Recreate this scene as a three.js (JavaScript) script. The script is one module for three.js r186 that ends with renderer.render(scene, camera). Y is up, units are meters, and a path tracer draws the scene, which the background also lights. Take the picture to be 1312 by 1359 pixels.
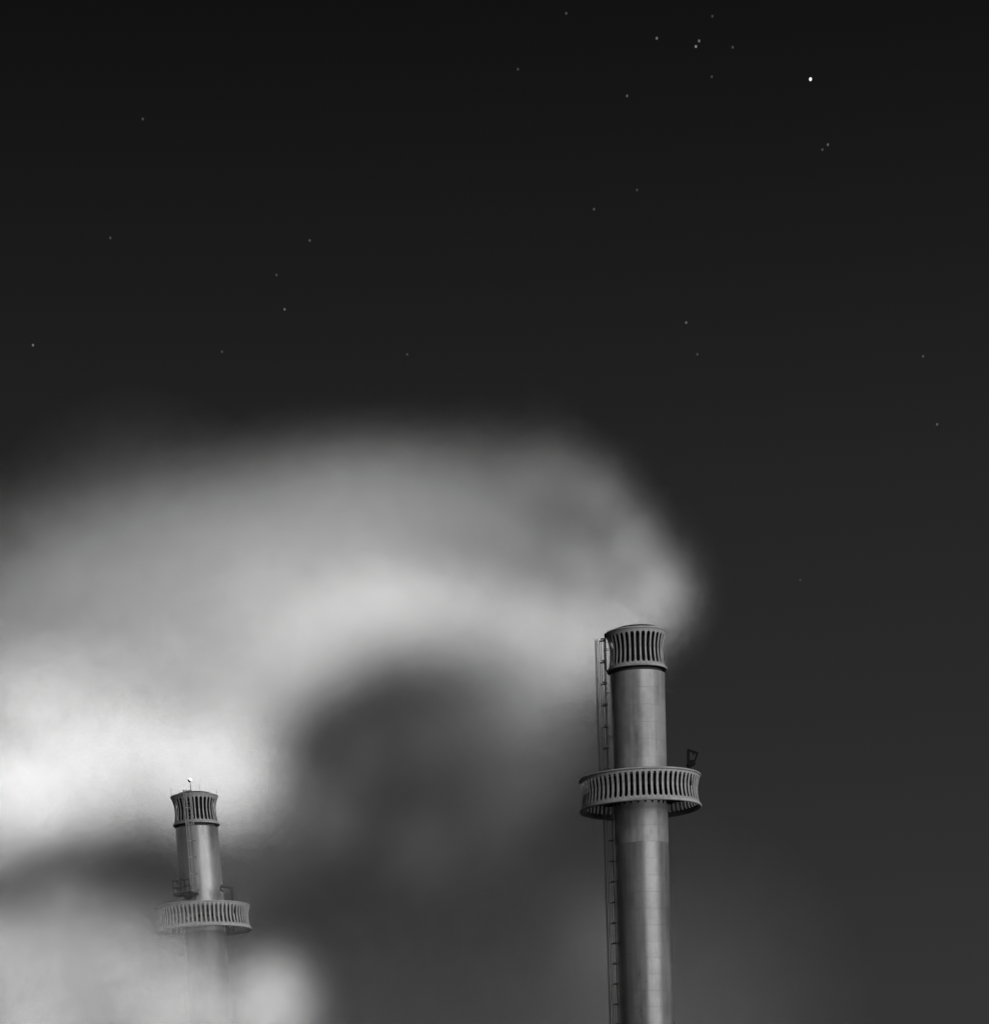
import * as THREE from 'three';
import { mergeGeometries } from 'three/addons/utils/BufferGeometryUtils.js';

// ------------------------------------------------------------------ camera, sky, light, exposure
const scene = new THREE.Scene();
const EXPOSURE = 2.25;                                          // a long night exposure
const EYE = 1.6;                                             // the photographer stands on level ground
const camera = new THREE.PerspectiveCamera(2 * THREE.MathUtils.radToDeg(Math.atan(2886.8 / 3393.7)), 1436.7 / 5773.6, 0.5, 9000);
camera.position.set(0, EYE, 0);
camera.rotation.order = 'YXZ';
camera.rotation.set(THREE.MathUtils.degToRad(-19.564), 0, THREE.MathUtils.degToRad(-2.609));
camera.setViewOffset(1436.7, 5773.6, 0, 0, 1312, 1359);      // a long lens with a strong rise
camera.updateProjectionMatrix();

function nightSky() {                                        // clear night air: darkest overhead, paler towards the horizon
  const W = 64, H = 720, data = new Float32Array(W * H * 4);
  const el = [-90, 0, 4.7, 9.5, 13.5, 16, 18.8, 20.8, 40, 90], v = [54, 54, 52, 43, 36.5, 30, 23, 17.5, 12, 9];
  for (let y = 0; y < H; y++) {
    const e = (y + 0.5) / H * 180 - 90;
    let k = 1; while (k < el.length - 1 && el[k] < e) k++;
    const s = (v[k - 1] + (v[k] - v[k - 1]) * (e - el[k - 1]) / (el[k] - el[k - 1])) / 255;
    const L = (s <= 0.04045 ? s / 12.92 : Math.pow((s + 0.055) / 1.055, 2.4)) / EXPOSURE;
    for (let x = 0; x < W; x++) data.set([L, L, L, 1], (y * W + x) * 4);
  }
  const t = new THREE.DataTexture(data, W, H, THREE.RGBAFormat, THREE.FloatType);
  t.mapping = THREE.EquirectangularReflectionMapping;
  t.magFilter = THREE.LinearFilter; t.needsUpdate = true;
  return t;
}
scene.background = scene.environment = nightSky();

const sun = new THREE.DirectionalLight(0xffffff, 4.6);
const AZ = THREE.MathUtils.degToRad(39), EL = THREE.MathUtils.degToRad(8);
sun.position.set(Math.sin(AZ) * Math.cos(EL), Math.sin(EL), Math.cos(AZ) * Math.cos(EL)).multiplyScalar(150).add(new THREE.Vector3(0, 30, -215));
sun.target.position.set(0, 30, -215);
sun.castShadow = true; sun.shadow.radius = 108; sun.shadow.mapSize.set(2048, 2048);
Object.assign(sun.shadow.camera, { left: -80, right: 80, top: 60, bottom: -60, near: 1, far: 400 });
scene.add(sun, sun.target);

const renderer = new THREE.WebGLRenderer();
renderer.toneMapping = THREE.LinearToneMapping;
renderer.toneMappingExposure = EXPOSURE;
renderer.shadowMap.enabled = true;

// ------------------------------------------------------------------ helpers
function rng(seed) { return () => { seed = (seed + 0x6d2b79f5) | 0; let t = Math.imul(seed ^ (seed >>> 15), 1 | seed); t = (t + Math.imul(t ^ (t >>> 7), 61 | t)) ^ t; return ((t ^ (t >>> 14)) >>> 0) / 4294967296; }; }
const used = new Map();
function numbered(name) { const n = used.get(name) ?? 0; used.set(name, n + 1); return n ? name + '_' + String(n).padStart(3, '0') : name; }
function part(name, geometry, material, parent) {
  const m = new THREE.Mesh(geometry, material);
  m.name = name; m.castShadow = m.receiveShadow = true; parent.add(m);
  return m;
}
function thing(name, label, category, x = 0, y = 0, z = 0, group) {
  const o = new THREE.Group(); o.name = numbered(name); o.position.set(x, y, z); scene.add(o);
  o.userData = { label, category }; if (group) o.userData.group = group;
  return o;
}
const moved = (g, x, y, z) => g.translate(x, y, z);
function bar(a, b, r, n = 8) {                               // round bar between two points
  const A = new THREE.Vector3(...a), B = new THREE.Vector3(...b), d = B.clone().sub(A);
  const g = new THREE.CylinderGeometry(r, r, d.length(), n);
  g.applyQuaternion(new THREE.Quaternion().setFromUnitVectors(new THREE.Vector3(0, 1, 0), d.normalize()));
  return moved(g, (A.x + B.x) / 2, (A.y + B.y) / 2, (A.z + B.z) / 2);
}
function flat(a, b, w, t) {                                  // rectangular bar between two points
  const A = new THREE.Vector3(...a), B = new THREE.Vector3(...b), d = B.clone().sub(A);
  const g = new THREE.BoxGeometry(w, d.length(), t);
  g.applyQuaternion(new THREE.Quaternion().setFromUnitVectors(new THREE.Vector3(0, 1, 0), d.normalize()));
  return moved(g, (A.x + B.x) / 2, (A.y + B.y) / 2, (A.z + B.z) / 2);
}
const lathe = (pts, n = 96) => new THREE.LatheGeometry(pts.map((p) => new THREE.Vector2(p[0], p[1])), n);
function noiseTexture(W, H, seed, spec, base, amp, srgb) {   // tiling value noise, a few octaves of [cells across, cells up, share]
  const data = new Uint8Array(W * H * 4), acc = new Float32Array(W * H);
  spec.forEach(([nx, ny, share], o) => {
    const r = rng(seed + o * 101), g = Array.from({ length: nx * ny }, r);
    for (let y = 0; y < H; y++) for (let x = 0; x < W; x++) {
      const u = x / W * nx, v = y / H * ny, i = Math.floor(u), j = Math.floor(v), f = u - i, h = v - j, a = f * f * (3 - 2 * f), b = h * h * (3 - 2 * h);
      const q = (p, s) => g[(s % ny) * nx + (p % nx)];
      acc[y * W + x] += share * ((q(i, j) * (1 - a) + q(i + 1, j) * a) * (1 - b) + (q(i, j + 1) * (1 - a) + q(i + 1, j + 1) * a) * b - 0.5);
    }
  });
  for (let k = 0; k < W * H; k++) { const c = Math.max(0, Math.min(255, 255 * (base + amp * acc[k]))); data.set([c, c, c, 255], k * 4); }
  const t = new THREE.DataTexture(data, W, H);
  t.wrapS = t.wrapT = THREE.RepeatWrapping; t.magFilter = THREE.LinearFilter; if (srgb) t.colorSpace = THREE.SRGBColorSpace; t.needsUpdate = true;
  return t;
}

// ------------------------------------------------------------------ materials
const std = (o) => new THREE.MeshStandardMaterial(o), phys = (o) => new THREE.MeshPhysicalMaterial(o);
const stainMap = noiseTexture(512, 512, 5, [[5, 4, 0.9], [11, 12, 0.7], [60, 3, 0.5], [40, 30, 0.4], [110, 9, 0.35], [220, 200, 0.25]], 0.76, 0.5);
const roughMap = noiseTexture(512, 512, 9, [[6, 4, 0.7], [24, 20, 0.5], [90, 70, 0.4]], 0.78, 0.3);
const stainMap2 = stainMap.clone(); stainMap2.repeat.set(1, 0.5); stainMap2.offset.set(0.37, 0.11);
const M = {
  // galvanised / painted shell plates, several tones of the same sheet
  upper: [0.089, 0.090, 0.0885, 0.0895].map((c) => phys({ color: new THREE.Color(c, c, c), map: stainMap, roughness: 0.55, roughnessMap: roughMap, specularIntensity: 0.5 })),
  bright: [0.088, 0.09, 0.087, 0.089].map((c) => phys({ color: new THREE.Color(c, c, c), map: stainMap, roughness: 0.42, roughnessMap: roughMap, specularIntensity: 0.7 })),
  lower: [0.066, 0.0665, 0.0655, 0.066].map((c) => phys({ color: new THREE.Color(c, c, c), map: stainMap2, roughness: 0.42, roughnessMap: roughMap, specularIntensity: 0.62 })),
  dimmed: [0.045, 0.046, 0.0445, 0.0455].map((c) => phys({ color: new THREE.Color(c, c, c), map: stainMap, roughness: 0.5, specularIntensity: 0.3 })),  // far plates below the ring: lit strip dimmed in the colour, fading into steam
  seam: phys({ color: new THREE.Color(0.02, 0.02, 0.02), roughness: 0.8, specularIntensity: 0.2 }),
  cast: phys({ color: new THREE.Color(0.142, 0.142, 0.142), map: stainMap, roughness: 0.85, specularIntensity: 0.2 }),
  sootAndShade: phys({ color: new THREE.Color(0.004, 0.004, 0.004), roughness: 1, specularIntensity: 0.05 }),  // soot round the flue; on ring deck and drum, shade put into the colour
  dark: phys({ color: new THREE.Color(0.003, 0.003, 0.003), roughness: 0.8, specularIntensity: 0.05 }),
  galv: phys({ color: new THREE.Color(0.012, 0.012, 0.012), roughness: 0.8, specularIntensity: 0.15 }),
  pale: phys({ color: new THREE.Color(0.1, 0.1, 0.1), roughness: 0.7, specularIntensity: 0.3 }),
  ground: std({ color: new THREE.Color(0.05, 0.05, 0.05), roughness: 0.95 }),
};

// ------------------------------------------------------------------ ground
const ground = new THREE.Mesh(new THREE.CircleGeometry(6000, 96).rotateX(-Math.PI / 2), M.ground);
ground.name = 'ground'; ground.userData = { kind: 'structure' }; ground.receiveShadow = true; scene.add(ground);

// ------------------------------------------------------------------ chimneys
const SHAFT = 1.91, RING_Y = 31.6, RING_H = 1.91, CAP_TOP = RING_Y + RING_H + 8.96, CAP_H = 2.3, CAP_Y = CAP_TOP - CAP_H;
const waist = (top, mid, bottom, H) => (t) => {              // hollow-sided profile: radius at the share t of the height
  const end = t > 0.5 ? top : bottom, s = Math.abs(t - 0.5) * 2;
  return mid + (end - mid) * Math.pow(s, 1.9);
};
function ribGeometry(n, H, radius, slotShare, bandLow, bandHigh, depth) {   // one rib with its share of the bands, bent to the hollow profile
  const rows = [], half = Math.PI / n, slot = half * slotShare, round = 0.085;
  const ts = new Set([0, 1]);
  for (let k = 0; k <= 6; k++) { const c = 1 - Math.cos(k / 6 * Math.PI / 2); ts.add(bandLow + round * c); ts.add(1 - bandHigh - round * c); }
  for (let k = 1; k < 9; k++) ts.add(bandLow + round + (1 - bandLow - bandHigh - 2 * round) * k / 9);
  const list = [...ts].sort((a, b) => a - b);
  for (const t of list) {
    let w = half;
    const lo = bandLow, hi = 1 - bandHigh;
    if (t > lo && t < hi) {
      const e = Math.min(t - lo, hi - t), q = e < round ? Math.sqrt(Math.max(0, 1 - (1 - e / round) ** 2)) : 1;
      w = half - slot * q;
    }
    rows.push([t, w, radius(t)]);
  }
  const pos = [], idx = [], COLS = 4;
  const strip = (f) => {
    const base = pos.length / 3, cols = f.length;
    for (const row of rows) for (const p of f) { const [a, r] = p(row), y = row[0] * H; pos.push(Math.sin(a) * r, y, Math.cos(a) * r); }
    for (let j = 0; j < rows.length - 1; j++) for (let i = 0; i < cols - 1; i++) {
      const a = base + j * cols + i; idx.push(a, a + 1, a + cols, a + 1, a + cols + 1, a + cols);
    }
  };
  strip(Array.from({ length: COLS + 1 }, (_, i) => ([, w, r]) => [w * (i / COLS * 2 - 1), r]));
  strip(Array.from({ length: COLS + 1 }, (_, i) => ([, w, r]) => [w * (1 - i / COLS * 2), r - depth]));
  strip([([, w, r]) => [w, r], ([, w, r]) => [w, r - depth]]);
  strip([([, w, r]) => [-w, r - depth], ([, w, r]) => [-w, r]]);
  const g = new THREE.BufferGeometry();
  g.setAttribute('position', new THREE.Float32BufferAttribute(pos, 3));
  g.setAttribute('uv', new THREE.Float32BufferAttribute(pos.flatMap((_, i) => (i % 3 ? [] : [pos[i] * 0.2 + 0.5, pos[i + 1] * 0.2])), 2));
  g.setIndex(idx); g.computeVertexNormals();
  return g;
}
function ladderGeometry(y0, y1, gap) {                       // two stringers and rungs, standing in the x = 0 plane, rungs along x
  const gs = [flat([-gap / 2, y0, 0], [-gap / 2, y1, 0], 0.04, 0.05), flat([gap / 2, y0, 0], [gap / 2, y1, 0], 0.04, 0.05)];
  for (let y = y0 + 0.2; y < y1; y += 0.3) gs.push(bar([-gap / 2, y, 0], [gap / 2, y, 0], 0.014, 6));
  return mergeGeometries(gs.map((g) => g.toNonIndexed()));
}
const hoopGeometry = new THREE.TorusGeometry(0.36, 0.048, 6, 22, Math.PI * 1.0).rotateX(Math.PI / 2);
function cagedLadder(parent, az, dist, y0, y1, cage0, material, hoops) {
  const lad = part('caged_ladder', ladderGeometry(y0, y1, 0.46), material, parent);
  lad.position.set(Math.sin(az) * dist, 0, Math.cos(az) * dist); lad.rotation.y = az;
  const hoopG = mergeGeometries([hoopGeometry.clone().rotateX(Math.PI).scale(1, 1, 1).translate(0, 0, 0.28), flat([-0.36, 0, 0.28], [-0.23, 0, 0], 0.05, 0.02), flat([0.36, 0, 0.28], [0.23, 0, 0], 0.05, 0.02)].map((g) => g.toNonIndexed()));
  for (let k = 0; k < hoops; k++) { const h = part('cage_hoop', hoopG, material, lad); h.position.y = y1 - k * 1.32; }
  for (const a of [-88, -44, 0, 44, 88]) {
    const t = THREE.MathUtils.degToRad(a);
    part('cage_bar', flat([Math.sin(t) * 0.36, cage0, 0.28 + Math.cos(t) * 0.36], [Math.sin(t) * 0.36, y1 + 0.02, 0.28 + Math.cos(t) * 0.36], 0.045, 0.035), material, lad);
  }
  for (let y = y0 + 1; y < y1 - 0.3; y += 2.64) for (const x of [-0.23, 0.23]) part('standoff', flat([x, y, 0], [x, y, -(dist - SHAFT + 0.02)], 0.04, 0.03), material, lad);
  return lad;
}

const capR = waist(2.1, 1.84, 2.0, CAP_H), ringR = waist(4.24, 4.04, 4.24, RING_H);
const capRib = ribGeometry(32, CAP_H - 0.12, capR, 0.70, 0.09, 0.075, 0.055);
const ringRib = ribGeometry(64, RING_H, ringR, 0.6, 0.11, 0.10, 0.055);
const courseH = 1.06;
const NECK = CAP_Y - 0.28, COURSES = 23;
const courseGeometries = Array.from({ length: COURSES }, (_, k) => {   // one ring of plates; the stains run on from ring to ring
  const g = lathe([[SHAFT - 0.02, 0.001], [SHAFT - 0.004, 0.001], [SHAFT, 0.005], [SHAFT, courseH - 0.006], [SHAFT - 0.004, courseH - 0.002], [SHAFT - 0.02, courseH - 0.002]], 80);
  const p = g.attributes.position, uv = g.attributes.uv;
  for (let i = 0; i < p.count; i++) uv.setXY(i, uv.getX(i), (p.getY(i) + k * courseH) / 12);
  return g;
});

function buildChimney(name, label, x, z, aboveRing, belowRing) {   // near: a step in the paint; far: lower plates dimmed by colour
  const c = thing(name, label, 'chimney', x, 0, z, 'chimneys of the power plant');
  // shaft: a core with one mesh for each visible shell course
  const turn = x < 0 ? 2.1 : 0, shaft = part('shaft', lathe([[0.01, 0], [SHAFT, 0], [SHAFT, NECK - COURSES * courseH - 0.02], [SHAFT - 0.025, NECK - COURSES * courseH - 0.01], [SHAFT - 0.025, NECK - 0.01], [SHAFT - 0.14, NECK], [SHAFT - 0.14, CAP_Y + 0.1], [0.01, CAP_Y + 0.1]], 80), M.seam, c);
  const r = rng(Math.round(x * 10) + 77);
  for (let k = 0; k < COURSES; k++) {
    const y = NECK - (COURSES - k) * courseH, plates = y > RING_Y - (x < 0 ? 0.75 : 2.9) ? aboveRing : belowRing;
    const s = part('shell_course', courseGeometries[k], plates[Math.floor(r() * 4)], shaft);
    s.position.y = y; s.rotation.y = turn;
  }
  // crown: hollow-sided slotted windshield round the flue mouth
  const crown = part('crown', mergeGeometries([
    lathe([[2.0, CAP_TOP - 0.14], [2.12, CAP_TOP - 0.12], [2.15, CAP_TOP - 0.06], [2.11, CAP_TOP], [1.55, CAP_TOP + 0.02], [1.5, CAP_TOP - 0.1]]),
    lathe([[1.93, CAP_Y + 0.04], [1.98, CAP_Y - 0.06], [2.07, CAP_Y - 0.07], [2.11, CAP_Y - 0.01], [2.08, CAP_Y + 0.06], [2.0, CAP_Y + 0.1]]),
  ]), M.cast, c);
  for (let k = 0; k < 32; k++) { const b = part('rib', capRib, M.cast, crown); b.position.y = CAP_Y; b.rotation.y = (k + 0.5) / 32 * Math.PI * 2; }
  part('drum', lathe([[1.62, CAP_Y - 0.3], [1.62, CAP_TOP - 0.1]]), M.sootAndShade, crown);
  part('flue_mouth', lathe([[1.44, CAP_TOP - 1.5], [1.44, CAP_TOP + 0.2], [1.5, CAP_TOP + 0.2], [1.5, CAP_TOP - 0.05]]), M.sootAndShade, crown);
  if (x < 0) for (const a of [20, 110, 200, 290]) { const t = THREE.MathUtils.degToRad(a); part('lightning_rod', bar([Math.sin(t) * 2.08, CAP_TOP, Math.cos(t) * 2.08], [Math.sin(t) * 2.08, CAP_TOP + 0.62, Math.cos(t) * 2.08], 0.014, 6), M.galv, crown); }
  // ring platform: slotted parapet round a service deck
  const Y = RING_Y, ring = part('ring_platform', mergeGeometries([
    lathe([[4.1, Y + 0.05], [4.12, Y - 0.05], [4.2, Y - 0.1], [4.28, Y - 0.07], [4.31, Y], [4.26, Y + 0.08], [4.18, Y + 0.12]], 128),
    lathe([[4.1, Y + RING_H - 0.1], [4.2, Y + RING_H - 0.1], [4.29, Y + RING_H - 0.04], [4.29, Y + RING_H + 0.01], [4.24, Y + RING_H + 0.05], [4.1, Y + RING_H + 0.03], [4.1, Y + RING_H - 0.1]], 128),
  ]), M.cast, c);
  for (let k = 0; k < 64; k++) { const b = part('rib', ringRib, M.cast, ring); b.position.y = Y; b.rotation.y = (k + 0.5) / 64 * Math.PI * 2; }
  part('deck', lathe([[SHAFT, Y + 0.85], [4.0, Y + 0.85], [4.0, Y + 0.93], [SHAFT, Y + 0.93]], 96), M.sootAndShade, ring);
  part('added_shade_drum', lathe([[3.55, Y + 0.93], [3.55, Y + RING_H - 0.12]], 96), M.sootAndShade, ring);  // added black drum, stands in for the shade behind the ring slots
  for (let k = 0; k < 24; k++) {
    const s = new THREE.Shape([new THREE.Vector2(SHAFT - 0.02, 0.83), new THREE.Vector2(4.0, 0.83), new THREE.Vector2(4.0, 0.7), new THREE.Vector2(SHAFT + 0.25, 0.42), new THREE.Vector2(SHAFT - 0.02, 0.1)]);
    const b = part('bracket', bracketG(s), M.dark, ring); b.position.y = Y; b.rotation.y = (k + 0.5) / 24 * Math.PI * 2;
  }
  for (const h of [0.8]) part('handrail', new THREE.TorusGeometry(3.9, 0.025, 6, 96).rotateX(Math.PI / 2).translate(0, Y + 0.93 + h - 0.1, 0), M.pale, ring);
  return c;
}
let bracketShared; function bracketG(s) { return bracketShared ??= new THREE.ExtrudeGeometry(s, { depth: 0.09, bevelEnabled: false }).translate(0, 0, -0.045); }

const near = buildChimney('industrial_chimney', 'tall grey chimney on the right with a caged ladder along its left edge', 11.359, -201.989, M.upper, M.lower);
const far = buildChimney('industrial_chimney', 'smaller grey chimney on the left with its lower shaft lost in steam', -25.416, -257.56, M.bright, M.dimmed);

const D = THREE.MathUtils.degToRad;
cagedLadder(near, D(-82), 2.24, RING_Y + 0.95, CAP_TOP - 0.42, RING_Y + 2, M.galv, 8);
cagedLadder(near, D(-80), 2.06, 14, RING_Y + 0.7, 14, M.galv, 14);
part('conduit', mergeGeometries([bar([-2.17, CAP_Y + 0.1, 0.3], [-2.14, CAP_TOP - 0.02, 0.3], 0.06), bar([-2.17, CAP_Y + 0.1, 0.3], [-1.98, CAP_Y - 0.1, 0.3], 0.05)]), M.dark, near);
part('conduit', bar([-1.93, 14, 0.35], [-1.93, RING_Y + 0.8, 0.35], 0.035), M.pale, near);
cagedLadder(far, D(-7), 2.34, RING_Y + RING_H + 0.8, CAP_TOP + 0.1, RING_Y + 3.4, M.pale, 7);

// small side platform on the left chimney
{
  const p = part('side_platform', mergeGeometries([
    moved(new THREE.BoxGeometry(1.95, 0.2, 1.2), 0, 0, 0), flat([0, -0.1, -0.3], [0, -0.75, -0.7], 0.3, 0.1), flat([0.75, -0.05, -0.3], [0.55, -0.6, -0.7], 0.12, 0.1), moved(new THREE.BoxGeometry(0.5, 0.3, 0.5), 0.1, -0.2, -0.2),
  ]), M.dark, far);
  p.position.set(-1.25, RING_Y + RING_H + 0.87, 1.95); p.rotation.y = D(-32);
  const rails = [];
  for (const x of [-0.93, -0.45, 0, 0.45, 0.93]) rails.push(bar([x, 0, 0.58], [x, 1.1, 0.58], 0.045, 6));
  for (const h of [0.55, 1.1]) rails.push(bar([-0.93, h, 0.58], [0.93, h, 0.58], 0.045, 6), bar([-0.93, h, 0.58], [-0.93, h, -0.55], 0.045, 6));
  rails.push(bar([-0.93, 0, -0.55], [-0.93, 1.1, -0.55], 0.045, 6));
  part('railing', mergeGeometries(rails), M.dark, p);
}
// davit arm on the left ring
{
  const top = RING_Y + RING_H;
  const d = part('davit', mergeGeometries([
    flat([0, -1, 0], [0, 1.14, 0], 0.28, 0.26), flat([0.13, 1.05, 0], [-0.95, 1.3, 0], 0.22, 0.22),
    flat([-0.9, 1.36, 0], [-0.98, 0.95, 0], 0.19, 0.19), bar([-0.98, 1.0, 0], [-0.76, 0.93, 0], 0.1),
  ]), M.dark, far);
  d.position.set(2.95, top, 2.6);
}
// small hoist frame on the right ring
{
  const top = RING_Y + RING_H;
  const h = part('hoist_frame', mergeGeometries([
    flat([0, -0.9, 0], [0.02, 0.32, 0], 0.22, 0.22), flat([-0.09, 0.2, 0], [-0.07, 1.3, 0], 0.18, 0.16), flat([-0.12, 1.29, 0], [0.6, 1.03, 0], 0.13, 0.13),
    flat([0.55, 1.0, 0], [0.3, 0.45, 0], 0.12, 0.12), moved(new THREE.BoxGeometry(0.5, 0.34, 0.3), 0.08, 0.46, 0), flat([-0.22, 0.28, 0], [-0.05, 0.5, 0], 0.1, 0.1), flat([0.2, 0.38, 0], [0.45, 0.4, 0], 0.08, 0.08), flat([0.28, 0.95, 0], [0.28, 1.12, 0], 0.09, 0.06),
  ]), M.dark, near);
  h.position.set(3.35, top, 2.2);
}
// beacon on the crown of the left chimney
{
  const b = thing('beacon_lamp', 'small white beacon lamp on a thin pole above the left chimney crown', 'lamp', -25.416 - 0.09, CAP_TOP - 0.06, -257.56 + 1.7);
  part('pole', bar([0, 0, 0], [0, 0.85, 0], 0.03), M.dark, b);
  part('cup', new THREE.SphereGeometry(0.17, 20, 12, 0, Math.PI * 2, Math.PI / 2, Math.PI / 2).rotateZ(-0.7).translate(-0.02, 1.08, 0), M.dark, b);
  part('lamp_globe', new THREE.SphereGeometry(0.13, 20, 14).translate(0.02, 1.12, 0), new THREE.MeshStandardMaterial({ color: 0xffffff, emissive: 0xffffff, emissiveIntensity: 0.7, roughness: 0.4 }), b);
  const l = new THREE.PointLight(0xffffff, 0.05); l.position.set(0.02, 1.12, 0.0); l.castShadow = true; b.add(l);
}

// ------------------------------------------------------------------ steam: clouds of fine droplets, thick where the puffs overlap
const droplet = new THREE.MeshPhysicalMaterial({ color: new THREE.Color(0.99, 0.99, 0.99), roughness: 1, specularIntensity: 0, side: THREE.DoubleSide });
const CELL = 1.2, STEP = 1.25, LEVELS = 40, LEAST = 0.00015;             // metres; ratio between levels; extinction (1/m) of the thinnest level
const specksOf = (level) => Math.round(600 + 3300 * level / LEVELS);   // specks in a parcel: many and tiny where thin, so that thin steam is smooth too
const COS = [1, -0.5, -0.5], SIN = [0, 0.8660254, -0.8660254];
const parcels = Array.from({ length: LEVELS }, (_, level) => {           // a cube of air with evenly strewn droplets
  const n = specksOf(level), R = 0.57735 * Math.sqrt(LEAST * STEP ** level * CELL ** 3 / (n * 0.2165)), r = rng(31 + level), pos = new Float32Array(n * 9), o = [r(), r(), r()];
  for (let q = 0, i = 0; q < n; q++) {
    const cx = ((o[0] + q * 0.8191725 + 0.3 * r() / Math.cbrt(n)) % 1 - 0.5) * CELL, cy = ((o[1] + q * 0.6710436 + 0.3 * r() / Math.cbrt(n)) % 1 - 0.5) * CELL, cz = ((o[2] + q * 0.5497005 + 0.3 * r() / Math.cbrt(n)) % 1 - 0.5) * CELL;
    const nz = 2 * r() - 1, ph = 6.2831853 * r(), nr = Math.sqrt(1 - nz * nz), nx = nr * Math.cos(ph), ny = nr * Math.sin(ph);
    const l = Math.hypot(nx, ny) || 1, bx = -ny / l, by = nx / l, dx = -nz * by, dy = nz * bx, dz = nx * by - ny * bx;
    for (let k = 0; k < 3; k++) { pos[i++] = cx + R * (bx * COS[k] + dx * SIN[k]); pos[i++] = cy + R * (by * COS[k] + dy * SIN[k]); pos[i++] = cz + R * dz * SIN[k]; }
  }
  const g = new THREE.BufferGeometry(); g.setAttribute('position', new THREE.BufferAttribute(pos, 3));
  return g;
});
const turns = [];                                                        // the 24 ways to set a cube down
for (let a = 0; a < 4; a++) for (const [x, z] of [[0, 0], [1, 0], [2, 0], [3, 0], [0, 1], [0, 3]]) turns.push(new THREE.Matrix4().makeRotationFromEuler(new THREE.Euler(x * Math.PI / 2, a * Math.PI / 2, z * Math.PI / 2, 'YXZ')));
const drift = new THREE.Matrix4().makeRotationFromQuaternion(new THREE.Quaternion().setFromUnitVectors(new THREE.Vector3(0.66, 0.56, 0.50).normalize(), new THREE.Vector3(-0.08, 0.16, -0.98).normalize())), back = drift.clone().invert();   // the lattice lies askew
let steamSeed = 900;
function steam(name, label, category, puffs) {               // puffs: x, y, z, half-length, half-width, half-depth (metres, one sigma), slope of the length (degrees), optical depth through the middle
  const o = new THREE.Group(), r = rng(steamSeed++), mats = parcels.map(() => []), cells = new Map(), P = new THREE.Vector3();
  for (const [x, y, z, sl, sw, sz, slope, tau] of puffs) {
    const co = Math.cos(THREE.MathUtils.degToRad(slope)), si = Math.sin(THREE.MathUtils.degToRad(slope));
    const c = P.set(x, y, z).applyMatrix4(back).toArray(), reach = 3.46 * Math.max(sl, sw, sz), [i0, j0, k0, i1, j1, k1] = [...c.map((v) => Math.ceil((v - reach) / CELL)), ...c.map((v) => Math.floor((v + reach) / CELL))];
    for (let i = i0; i <= i1; i++) for (let j = j0; j <= j1; j++) for (let k = k0; k <= k1; k++) {
      P.set(i * CELL, j * CELL, k * CELL).applyMatrix4(drift);
      const dx = P.x - x, dy = P.y - y, d = ((dx * co + dy * si) / sl) ** 2 + ((dy * co - dx * si) / sw) ** 2 + ((P.z - z) / sz) ** 2;
      if (d > 12) continue;
      const key = (i + 2048) * 16777216 + (j + 2048) * 4096 + k + 2048;
      cells.set(key, (cells.get(key) ?? 0) + tau / (2.5066 * sz) * (Math.exp(-d / 2) - 0.0025));
    }
  }
  for (const [key, density] of cells) {
    const level = Math.min(LEVELS - 1, Math.log(density / LEAST) / Math.log(STEP) + r());
    if (!(level >= 0)) continue;
    const i = Math.floor(key / 16777216) - 2048, j = Math.floor(key / 4096) % 4096 - 2048, k = key % 4096 - 2048;
    P.set(i * CELL, j * CELL, k * CELL).applyMatrix4(drift);
    mats[Math.floor(level)].push(drift.clone().multiply(turns[Math.floor(r() * 24)]).setPosition(P)); 
  }
  mats.forEach((list, level) => {
    if (!list.length) return;
    const m = new THREE.InstancedMesh(parcels[level], droplet, list.length);
    list.forEach((a, i) => m.setMatrixAt(i, a));
    m.name = 'droplets'; m.userData = { kind: 'stuff' }; m.castShadow = m.receiveShadow = true; o.add(m);
  });
  o.name = name; o.userData = { label, category, kind: 'stuff' }; scene.add(o);
}
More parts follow.
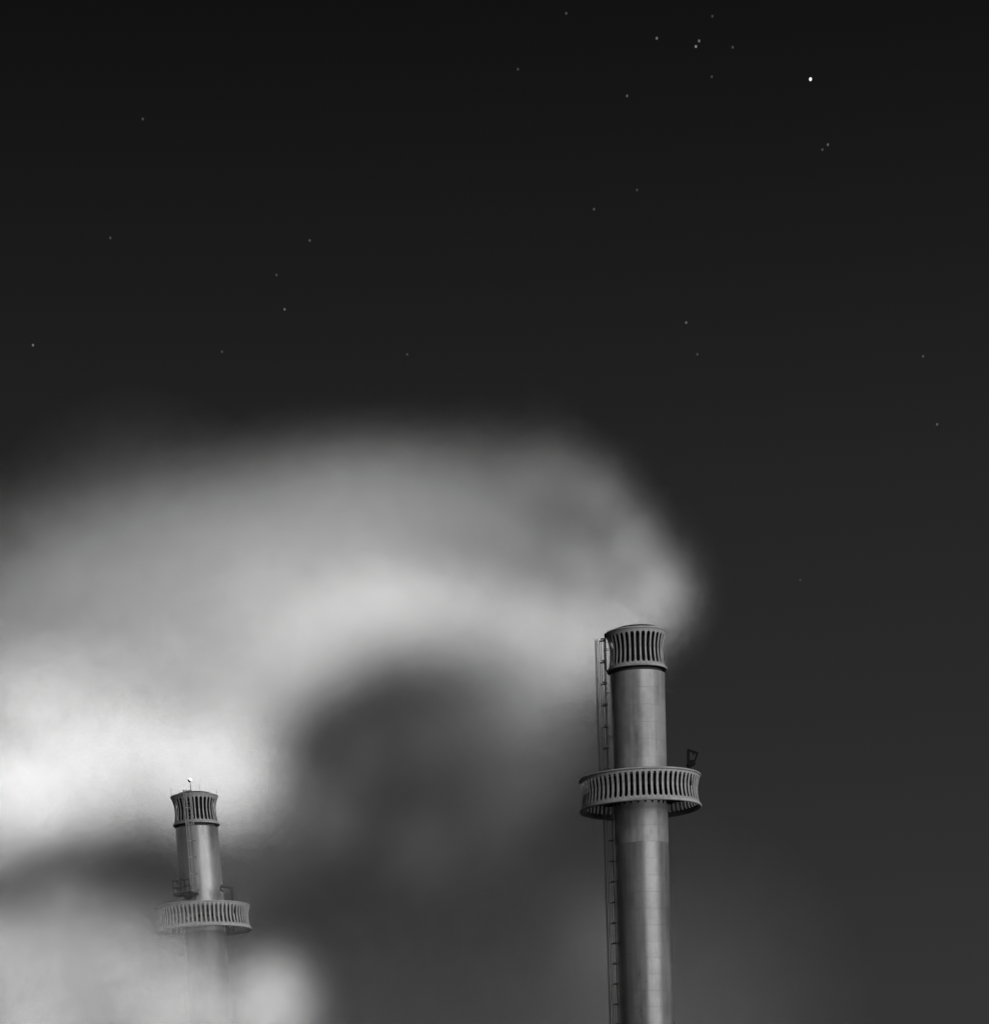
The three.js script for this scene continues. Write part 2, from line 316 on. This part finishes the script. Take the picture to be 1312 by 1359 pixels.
steam('steam_cloud', 'broad pale steam plume blowing left from the top of the right chimney', 'steam', [
  [-41.6, 64.6, -284.5, 8.73, 1.97, 4.1, 8, 0.055],
  [-38.2, 66.4, -283.3, 2.60, 2.60, 2.6, 177, 0.035],
  [-37.8, 66.2, -283.1, 8.67, 1.95, 4.1, 0, 0.054],
  [-37.4, 70.2, -283.1, 8.62, 1.94, 4.1, 0, 0.033],
  [-35.5, 67.5, -282.3, 4.74, 4.74, 4.7, 177, 0.022],
  [-34.4, 63.7, -281.7, 8.65, 1.95, 4.1, 0, 0.039],
  [-34.0, 67.7, -281.7, 8.60, 1.94, 4.1, 8, 0.018],
  [-30.3, 69.2, -280.3, 8.54, 1.92, 4.1, 4, 0.019],
  [-29.2, 66.7, -279.8, 4.70, 4.70, 4.7, 177, 0.073],
  [-26.4, 68.7, -278.8, 4.96, 1.91, 3.1, 6, 0.021],
  [-20.4, 60.4, -276.1, 4.68, 4.68, 4.7, 177, 0.341],
  [-20.1, 55.3, -275.3, 2.56, 2.56, 2.6, 177, 0.317],
  [-19.6, 61.0, -275.3, 2.54, 2.54, 2.5, 177, 0.110],
  [-19.4, 40.2, -272.1, 2.58, 2.58, 2.6, 177, 0.028],
  [-19.2, 61.6, -274.6, 4.92, 1.90, 3.1, 6, 0.007],
  [-18.9, 46.0, -272.1, 2.56, 2.56, 2.6, 177, 0.047],
  [-17.5, 51.2, -270.5, 1.75, 1.75, 1.8, 177, 0.040],
  [-17.2, 55.2, -270.5, 1.75, 1.75, 1.7, 177, 0.244],
  [-16.0, 59.5, -268.9, 2.48, 2.48, 2.5, 177, 0.026],
  [-14.5, 56.0, -265.8, 2.46, 2.46, 2.5, 177, 0.520],
  [-14.1, 61.5, -265.8, 2.44, 2.44, 2.4, 177, 0.025],
  [-13.5, 63.0, -264.9, 4.72, 1.82, 2.9, 6, 0.093],
  [-12.7, 62.7, -263.5, 8.06, 1.81, 3.8, 8, 0.016],
  [-12.5, 58.0, -262.6, 2.42, 2.42, 2.4, 177, 0.215],
  [-12.5, 66.4, -263.5, 8.01, 1.80, 3.8, 4, 0.068],
  [-11.0, 54.6, -259.4, 2.40, 2.40, 2.4, 177, 0.139],
  [-9.9, 45.9, -256.2, 2.40, 2.40, 2.4, 177, 0.016],
  [-9.2, 56.5, -256.2, 2.37, 2.37, 2.4, 177, 0.465],
  [-9.2, 62.9, -257.0, 7.84, 1.76, 3.7, 0, 0.097],
  [-9.0, 66.4, -257.0, 7.79, 1.75, 3.7, 0, 0.111],
  [-6.7, 44.6, -249.8, 2.34, 2.34, 2.3, 177, 0.011],
  [-6.0, 59.4, -250.4, 7.66, 1.72, 3.6, 0, 0.079],
  [-6.0, 55.1, -249.8, 2.31, 2.31, 2.3, 177, 0.410],
  [-5.8, 62.9, -250.4, 7.62, 1.71, 3.6, 4, 0.031],
  [-5.0, 46.6, -246.6, 2.31, 2.31, 2.3, 177, 0.022],
  [-4.7, 51.8, -246.6, 2.29, 2.29, 2.3, 177, 0.054],
  [-3.0, 53.6, -243.5, 2.25, 2.25, 2.2, 177, 0.260],
  [-1.9, 44.2, -240.0, 2.62, 1.50, 2.0, 47, 0.024],
  [-1.7, 50.4, -240.3, 2.23, 2.23, 2.2, 177, 0.037],
  [-1.4, 58.7, -240.7, 4.28, 1.65, 2.7, 6, 0.061],
  [-0.2, 52.8, -237.2, 7.30, 1.64, 3.5, 8, 0.082],
  [-0.1, 52.1, -237.1, 2.19, 2.19, 2.2, 177, 0.245],
  [0.8, 59.1, -235.8, 4.19, 1.61, 2.6, 6, 0.008],
  [1.1, 49.0, -233.8, 2.17, 2.17, 2.2, 177, 0.147],
  [1.2, 56.0, -234.4, 2.99, 1.43, 2.1, 131, 0.029],
  [2.6, 50.6, -230.6, 2.13, 2.13, 2.1, 177, 0.082],
  [2.7, 56.2, -230.9, 4.11, 1.59, 2.6, 6, 0.011],
  [3.8, 54.4, -228.2, 2.91, 1.40, 2.0, 131, 0.040],
  [3.8, 48.0, -227.4, 1.41, 1.41, 1.4, 177, 0.192],
  [3.9, 58.0, -228.2, 2.89, 1.39, 2.0, 131, 0.021],
  [4.1, 54.0, -227.4, 1.39, 1.39, 1.4, 177, 0.028],
  [4.7, 49.0, -225.3, 1.39, 1.39, 1.4, 177, 0.145],
  [5.1, 57.9, -225.3, 1.37, 1.37, 1.4, 177, 0.031],
  [6.1, 52.9, -222.1, 2.83, 1.36, 2.0, 131, 0.030],
  [6.3, 46.1, -221.0, 2.05, 2.05, 2.1, 177, 0.208],
  [6.7, 56.8, -221.1, 1.34, 1.34, 1.3, 177, 0.047],
  [7.3, 52.0, -219.0, 1.34, 1.34, 1.3, 177, 0.062],
  [8.0, 50.0, -216.9, 1.33, 1.33, 1.3, 177, 0.038],
  [8.5, 54.8, -215.9, 2.74, 1.31, 1.9, 131, 0.028],
  [8.6, 44.7, -214.5, 1.99, 1.99, 2.0, 177, 0.344],
  [8.9, 53.8, -214.8, 1.31, 1.31, 1.3, 177, 0.067],
  [9.5, 49.0, -212.7, 1.31, 1.31, 1.3, 177, 0.082],
  [9.9, 46.3, -211.7, 1.96, 1.96, 2.0, 177, 0.048],
  [10.3, 52.8, -211.3, 1.29, 1.29, 1.3, 177, 0.057],
  [10.9, 45.6, -210.2, 1.30, 1.30, 1.3, 177, 0.042],
  [11.6, 43.9, -209.2, 1.29, 1.29, 1.3, 177, 0.273],
  [11.7, 49.5, -209.2, 1.28, 1.28, 1.3, 177, 0.163],
  [13.1, 46.2, -207.1, 1.27, 1.27, 1.3, 177, 0.276],
  [13.8, 44.6, -206.1, 1.27, 1.27, 1.3, 177, 0.110],
  [14.6, 45.7, -205.0, 1.26, 1.26, 1.3, 177, 0.021]
]);
steam('steam_cloud_001', 'brightest white steam around and left of the left chimney crown', 'steam', [
  [-46.1, 43.5, -267.0, 2.52, 2.52, 2.5, 177, 1.088],
  [-44.1, 46.2, -267.0, 2.51, 2.51, 2.5, 177, 0.336],
  [-43.8, 49.2, -267.0, 4.58, 4.58, 3.2, 177, 0.369],
  [-43.0, 44.5, -267.0, 1.75, 1.75, 2.2, 177, 1.682],
  [-42.1, 42.4, -267.0, 1.75, 1.75, 2.2, 177, 0.083],
  [-40.7, 44.4, -267.0, 1.75, 1.75, 2.2, 177, 1.426],
  [-40.3, 54.2, -267.0, 4.55, 4.55, 3.2, 177, 0.177],
  [-40.3, 51.8, -267.0, 2.49, 2.49, 2.5, 177, 0.326],
  [-37.8, 46.0, -267.0, 2.51, 2.51, 2.5, 177, 1.486],
  [-37.2, 51.6, -267.0, 2.49, 2.49, 2.5, 177, 0.130],
  [-35.3, 54.3, -267.0, 2.48, 2.48, 2.5, 177, 0.169],
  [-34.6, 45.9, -267.0, 2.51, 2.51, 2.5, 177, 0.732],
  [-32.7, 48.6, -267.0, 2.50, 2.50, 2.5, 177, 0.574],
  [-31.4, 45.7, -267.0, 2.51, 2.51, 2.5, 177, 0.249],
  [-29.5, 48.5, -267.0, 2.50, 2.50, 2.5, 177, 0.164],
  [-28.8, 53.7, -267.0, 4.55, 4.55, 3.2, 177, 0.379],
  [-28.2, 45.6, -267.0, 2.51, 2.51, 2.5, 177, 0.954],
  [-25.0, 45.5, -267.0, 2.51, 2.51, 2.5, 177, 1.037],
  [-23.1, 48.2, -267.0, 2.50, 2.50, 2.5, 177, 0.313],
  [-23.0, 53.5, -267.0, 4.55, 4.55, 3.2, 177, 0.060],
  [-22.2, 39.6, -267.0, 2.53, 2.53, 2.5, 177, 0.005],
  [-21.7, 45.3, -267.0, 2.51, 2.51, 2.5, 177, 0.331],
  [-21.3, 51.0, -267.0, 2.49, 2.49, 2.5, 177, 0.229]
]);
steam('steam_cloud_002', 'low bank of grey steam in the bottom left corner hiding the left chimney shaft', 'steam', [
  [-43.7, 29.4, -246.0, 2.36, 2.36, 2.4, 177, 0.289],
  [-41.3, 23.8, -246.0, 2.38, 2.38, 2.4, 177, 0.087],
  [-40.7, 29.3, -246.0, 2.36, 2.36, 2.4, 177, 0.079],
  [-40.4, 20.8, -246.0, 4.38, 4.38, 3.2, 177, 0.455],
  [-37.7, 29.2, -246.0, 2.36, 2.36, 2.4, 177, 0.130],
  [-37.1, 25.7, -246.0, 4.35, 4.35, 3.2, 177, 0.124],
  [-36.2, 33.5, -246.0, 1.63, 1.63, 2.2, 177, 0.047],
  [-35.9, 31.9, -246.0, 2.35, 2.35, 2.4, 177, 0.030],
  [-34.7, 29.1, -246.0, 2.36, 2.36, 2.4, 177, 0.036],
  [-31.7, 29.0, -246.0, 2.36, 2.36, 2.4, 177, 0.118],
  [-31.6, 25.5, -246.0, 4.35, 4.35, 3.2, 177, 0.116],
  [-30.4, 26.1, -246.0, 2.37, 2.37, 2.4, 177, 0.078],
  [-29.2, 23.3, -246.0, 2.38, 2.38, 2.4, 177, 0.263],
  [-28.7, 28.8, -246.0, 2.36, 2.36, 2.4, 177, 0.041],
  [-26.6, 28.7, -246.0, 1.64, 1.64, 2.2, 177, 0.053],
  [-26.1, 23.2, -246.0, 2.38, 2.38, 2.4, 177, 0.232],
  [-26.0, 24.5, -246.0, 1.45, 1.45, 2.2, 177, 0.100],
  [-26.0, 26.7, -246.0, 1.32, 1.32, 2.2, 177, 0.100],
  [-23.7, 20.1, -246.0, 4.39, 4.39, 3.2, 177, 0.125],
  [-22.2, 34.0, -246.0, 2.34, 2.34, 2.3, 177, 0.033],
  [-20.1, 22.9, -246.0, 2.38, 2.38, 2.4, 177, 0.438],
  [-19.8, 25.9, -246.0, 1.65, 1.65, 2.2, 177, 0.113],
  [-18.9, 24.0, -246.0, 1.65, 1.65, 2.2, 177, 0.076],
  [-17.7, 25.9, -246.0, 1.65, 1.65, 2.2, 177, 0.159],
  [-16.8, 23.9, -246.0, 1.65, 1.65, 2.2, 177, 0.053]
]);
steam('haze_cloud', 'thin dark grey haze behind and below the right chimney platform', 'haze', [
  [-15.3, 24.2, -285.0, 9.23, 9.23, 8.0, 177, 0.018],
  [-14.9, 44.9, -285.0, 2.69, 2.69, 2.7, 177, 0.048],
  [-11.7, 49.4, -285.0, 1.86, 1.86, 1.9, 177, 0.013],
  [-6.5, 41.5, -285.0, 2.71, 2.71, 2.7, 177, 0.023],
  [-0.4, 45.0, -285.0, 4.94, 4.94, 4.9, 177, 0.019],
  [3.4, 46.7, -285.0, 3.14, 1.79, 2.4, 47, 0.014],
  [5.3, 54.5, -285.0, 3.10, 1.77, 2.3, 47, 0.029],
  [6.1, 57.1, -285.0, 5.52, 1.99, 3.3, 47, 0.064],
  [6.4, 55.8, -285.0, 4.87, 4.87, 4.9, 177, 0.069],
  [7.6, 48.0, -285.0, 5.59, 2.01, 3.4, 47, 0.019],
  [7.7, 23.2, -285.0, 9.24, 9.24, 8.0, 177, 0.014],
  [9.8, 56.9, -285.0, 5.53, 1.99, 3.3, 47, 0.093],
  [10.6, 34.5, -285.0, 2.73, 2.73, 2.7, 177, 0.009],
  [12.2, 31.3, -285.0, 2.74, 2.74, 2.7, 177, 0.024],
  [19.3, 22.7, -285.0, 9.25, 9.25, 8.0, 177, 0.031]
]);

// ------------------------------------------------------------------ stars
function star(az, el, level, radius, label, group) {        // level: how bright it looks, in sRGB steps
  const a = THREE.MathUtils.degToRad(az), e = THREE.MathUtils.degToRad(el), d = 4200, L = Math.pow((level / 255 + 0.055) / 1.055, 2.4) / EXPOSURE;
  const s = new THREE.Mesh(new THREE.IcosahedronGeometry(radius, 1), new THREE.MeshBasicMaterial({ color: new THREE.Color(L, L, L) }));
  s.name = numbered('star'); s.position.set(Math.sin(a) * Math.cos(e) * d, EYE + Math.sin(e) * d, -Math.cos(a) * Math.cos(e) * d);
  s.userData = { label, category: 'star' }; if (group) s.userData.group = group;
  scene.add(s);
}
star(6.68, 19.46, 255, 1.9, 'brightest white star in the upper right of the dark sky');
for (const [az, el, level, label] of [
  [3.89, 20.18, 75, 'faint star left of the close pair near the top edge'],
  [4.60, 20.03, 95, 'lower star of the close pair near the top edge'],
  [4.66, 20.10, 75, 'upper star of the close pair near the top edge'],
  [5.27, 19.98, 50, 'faint star just right of the close pair near the top edge'],
  [4.91, 20.41, 45, 'dim star straight above the close pair near the top edge'],
  [3.32, 19.44, 60, 'faint star below left of the close pair near the top edge'],
  [4.88, 19.61, 45, 'dim star straight below the close pair near the top edge'],
  [6.99, 18.55, 65, 'right star of the pair just below the brightest star'],
  [6.89, 18.49, 50, 'left star of the pair just below the brightest star'],
  [4.32, 16.19, 70, 'brighter of two stars high above the right chimney'],
  [4.52, 15.71, 50, 'dimmer of two stars high above the right chimney'],
  [8.75, 15.40, 55, 'upper star of the two near the right edge'],
  [9.02, 14.36, 65, 'lower star of the two near the right edge'],
  [6.42, 12.10, 46, 'lone dim star right of the right chimney crown'],
  [-3.23, 16.67, 70, 'lowest of three stars in the left half above the steam plume'],
  [-2.68, 17.65, 55, 'topmost of three stars in the left half above the steam plume'],
  [-3.34, 17.17, 50, 'middle of three stars in the left half above the steam plume'],
  [-7.97, 16.19, 80, 'faint star near the left edge just above the steam'],
  [-6.37, 17.73, 50, 'faint star well above the one near the left edge'],
  [-5.60, 19.37, 50, 'highest star in the left part of the sky'],
  [-4.46, 16.07, 48, 'dim star just above the steam plume left of centre'],
  [-0.97, 15.95, 48, 'dim star just above the top of the steam plume near centre'],
  [2.25, 20.59, 50, 'dim star closest to the top edge of the sky'],
  [1.33, 19.89, 45, 'dim star high in the middle of the sky'],
  [2.65, 17.91, 55, 'lower left of two stars in open sky right of centre'],
  [3.46, 18.14, 45, 'upper right of two stars in open sky right of centre'],
  [2.18, 14.81, 55, 'dim star at the upper right rim of the steam plume'],
  [4.62, 11.81, 50, 'dim star close beside the right tip of the steam plume'],
]) star(az, el, level * 1.35, 1.5, label, 'faint stars');

renderer.render(scene, camera);
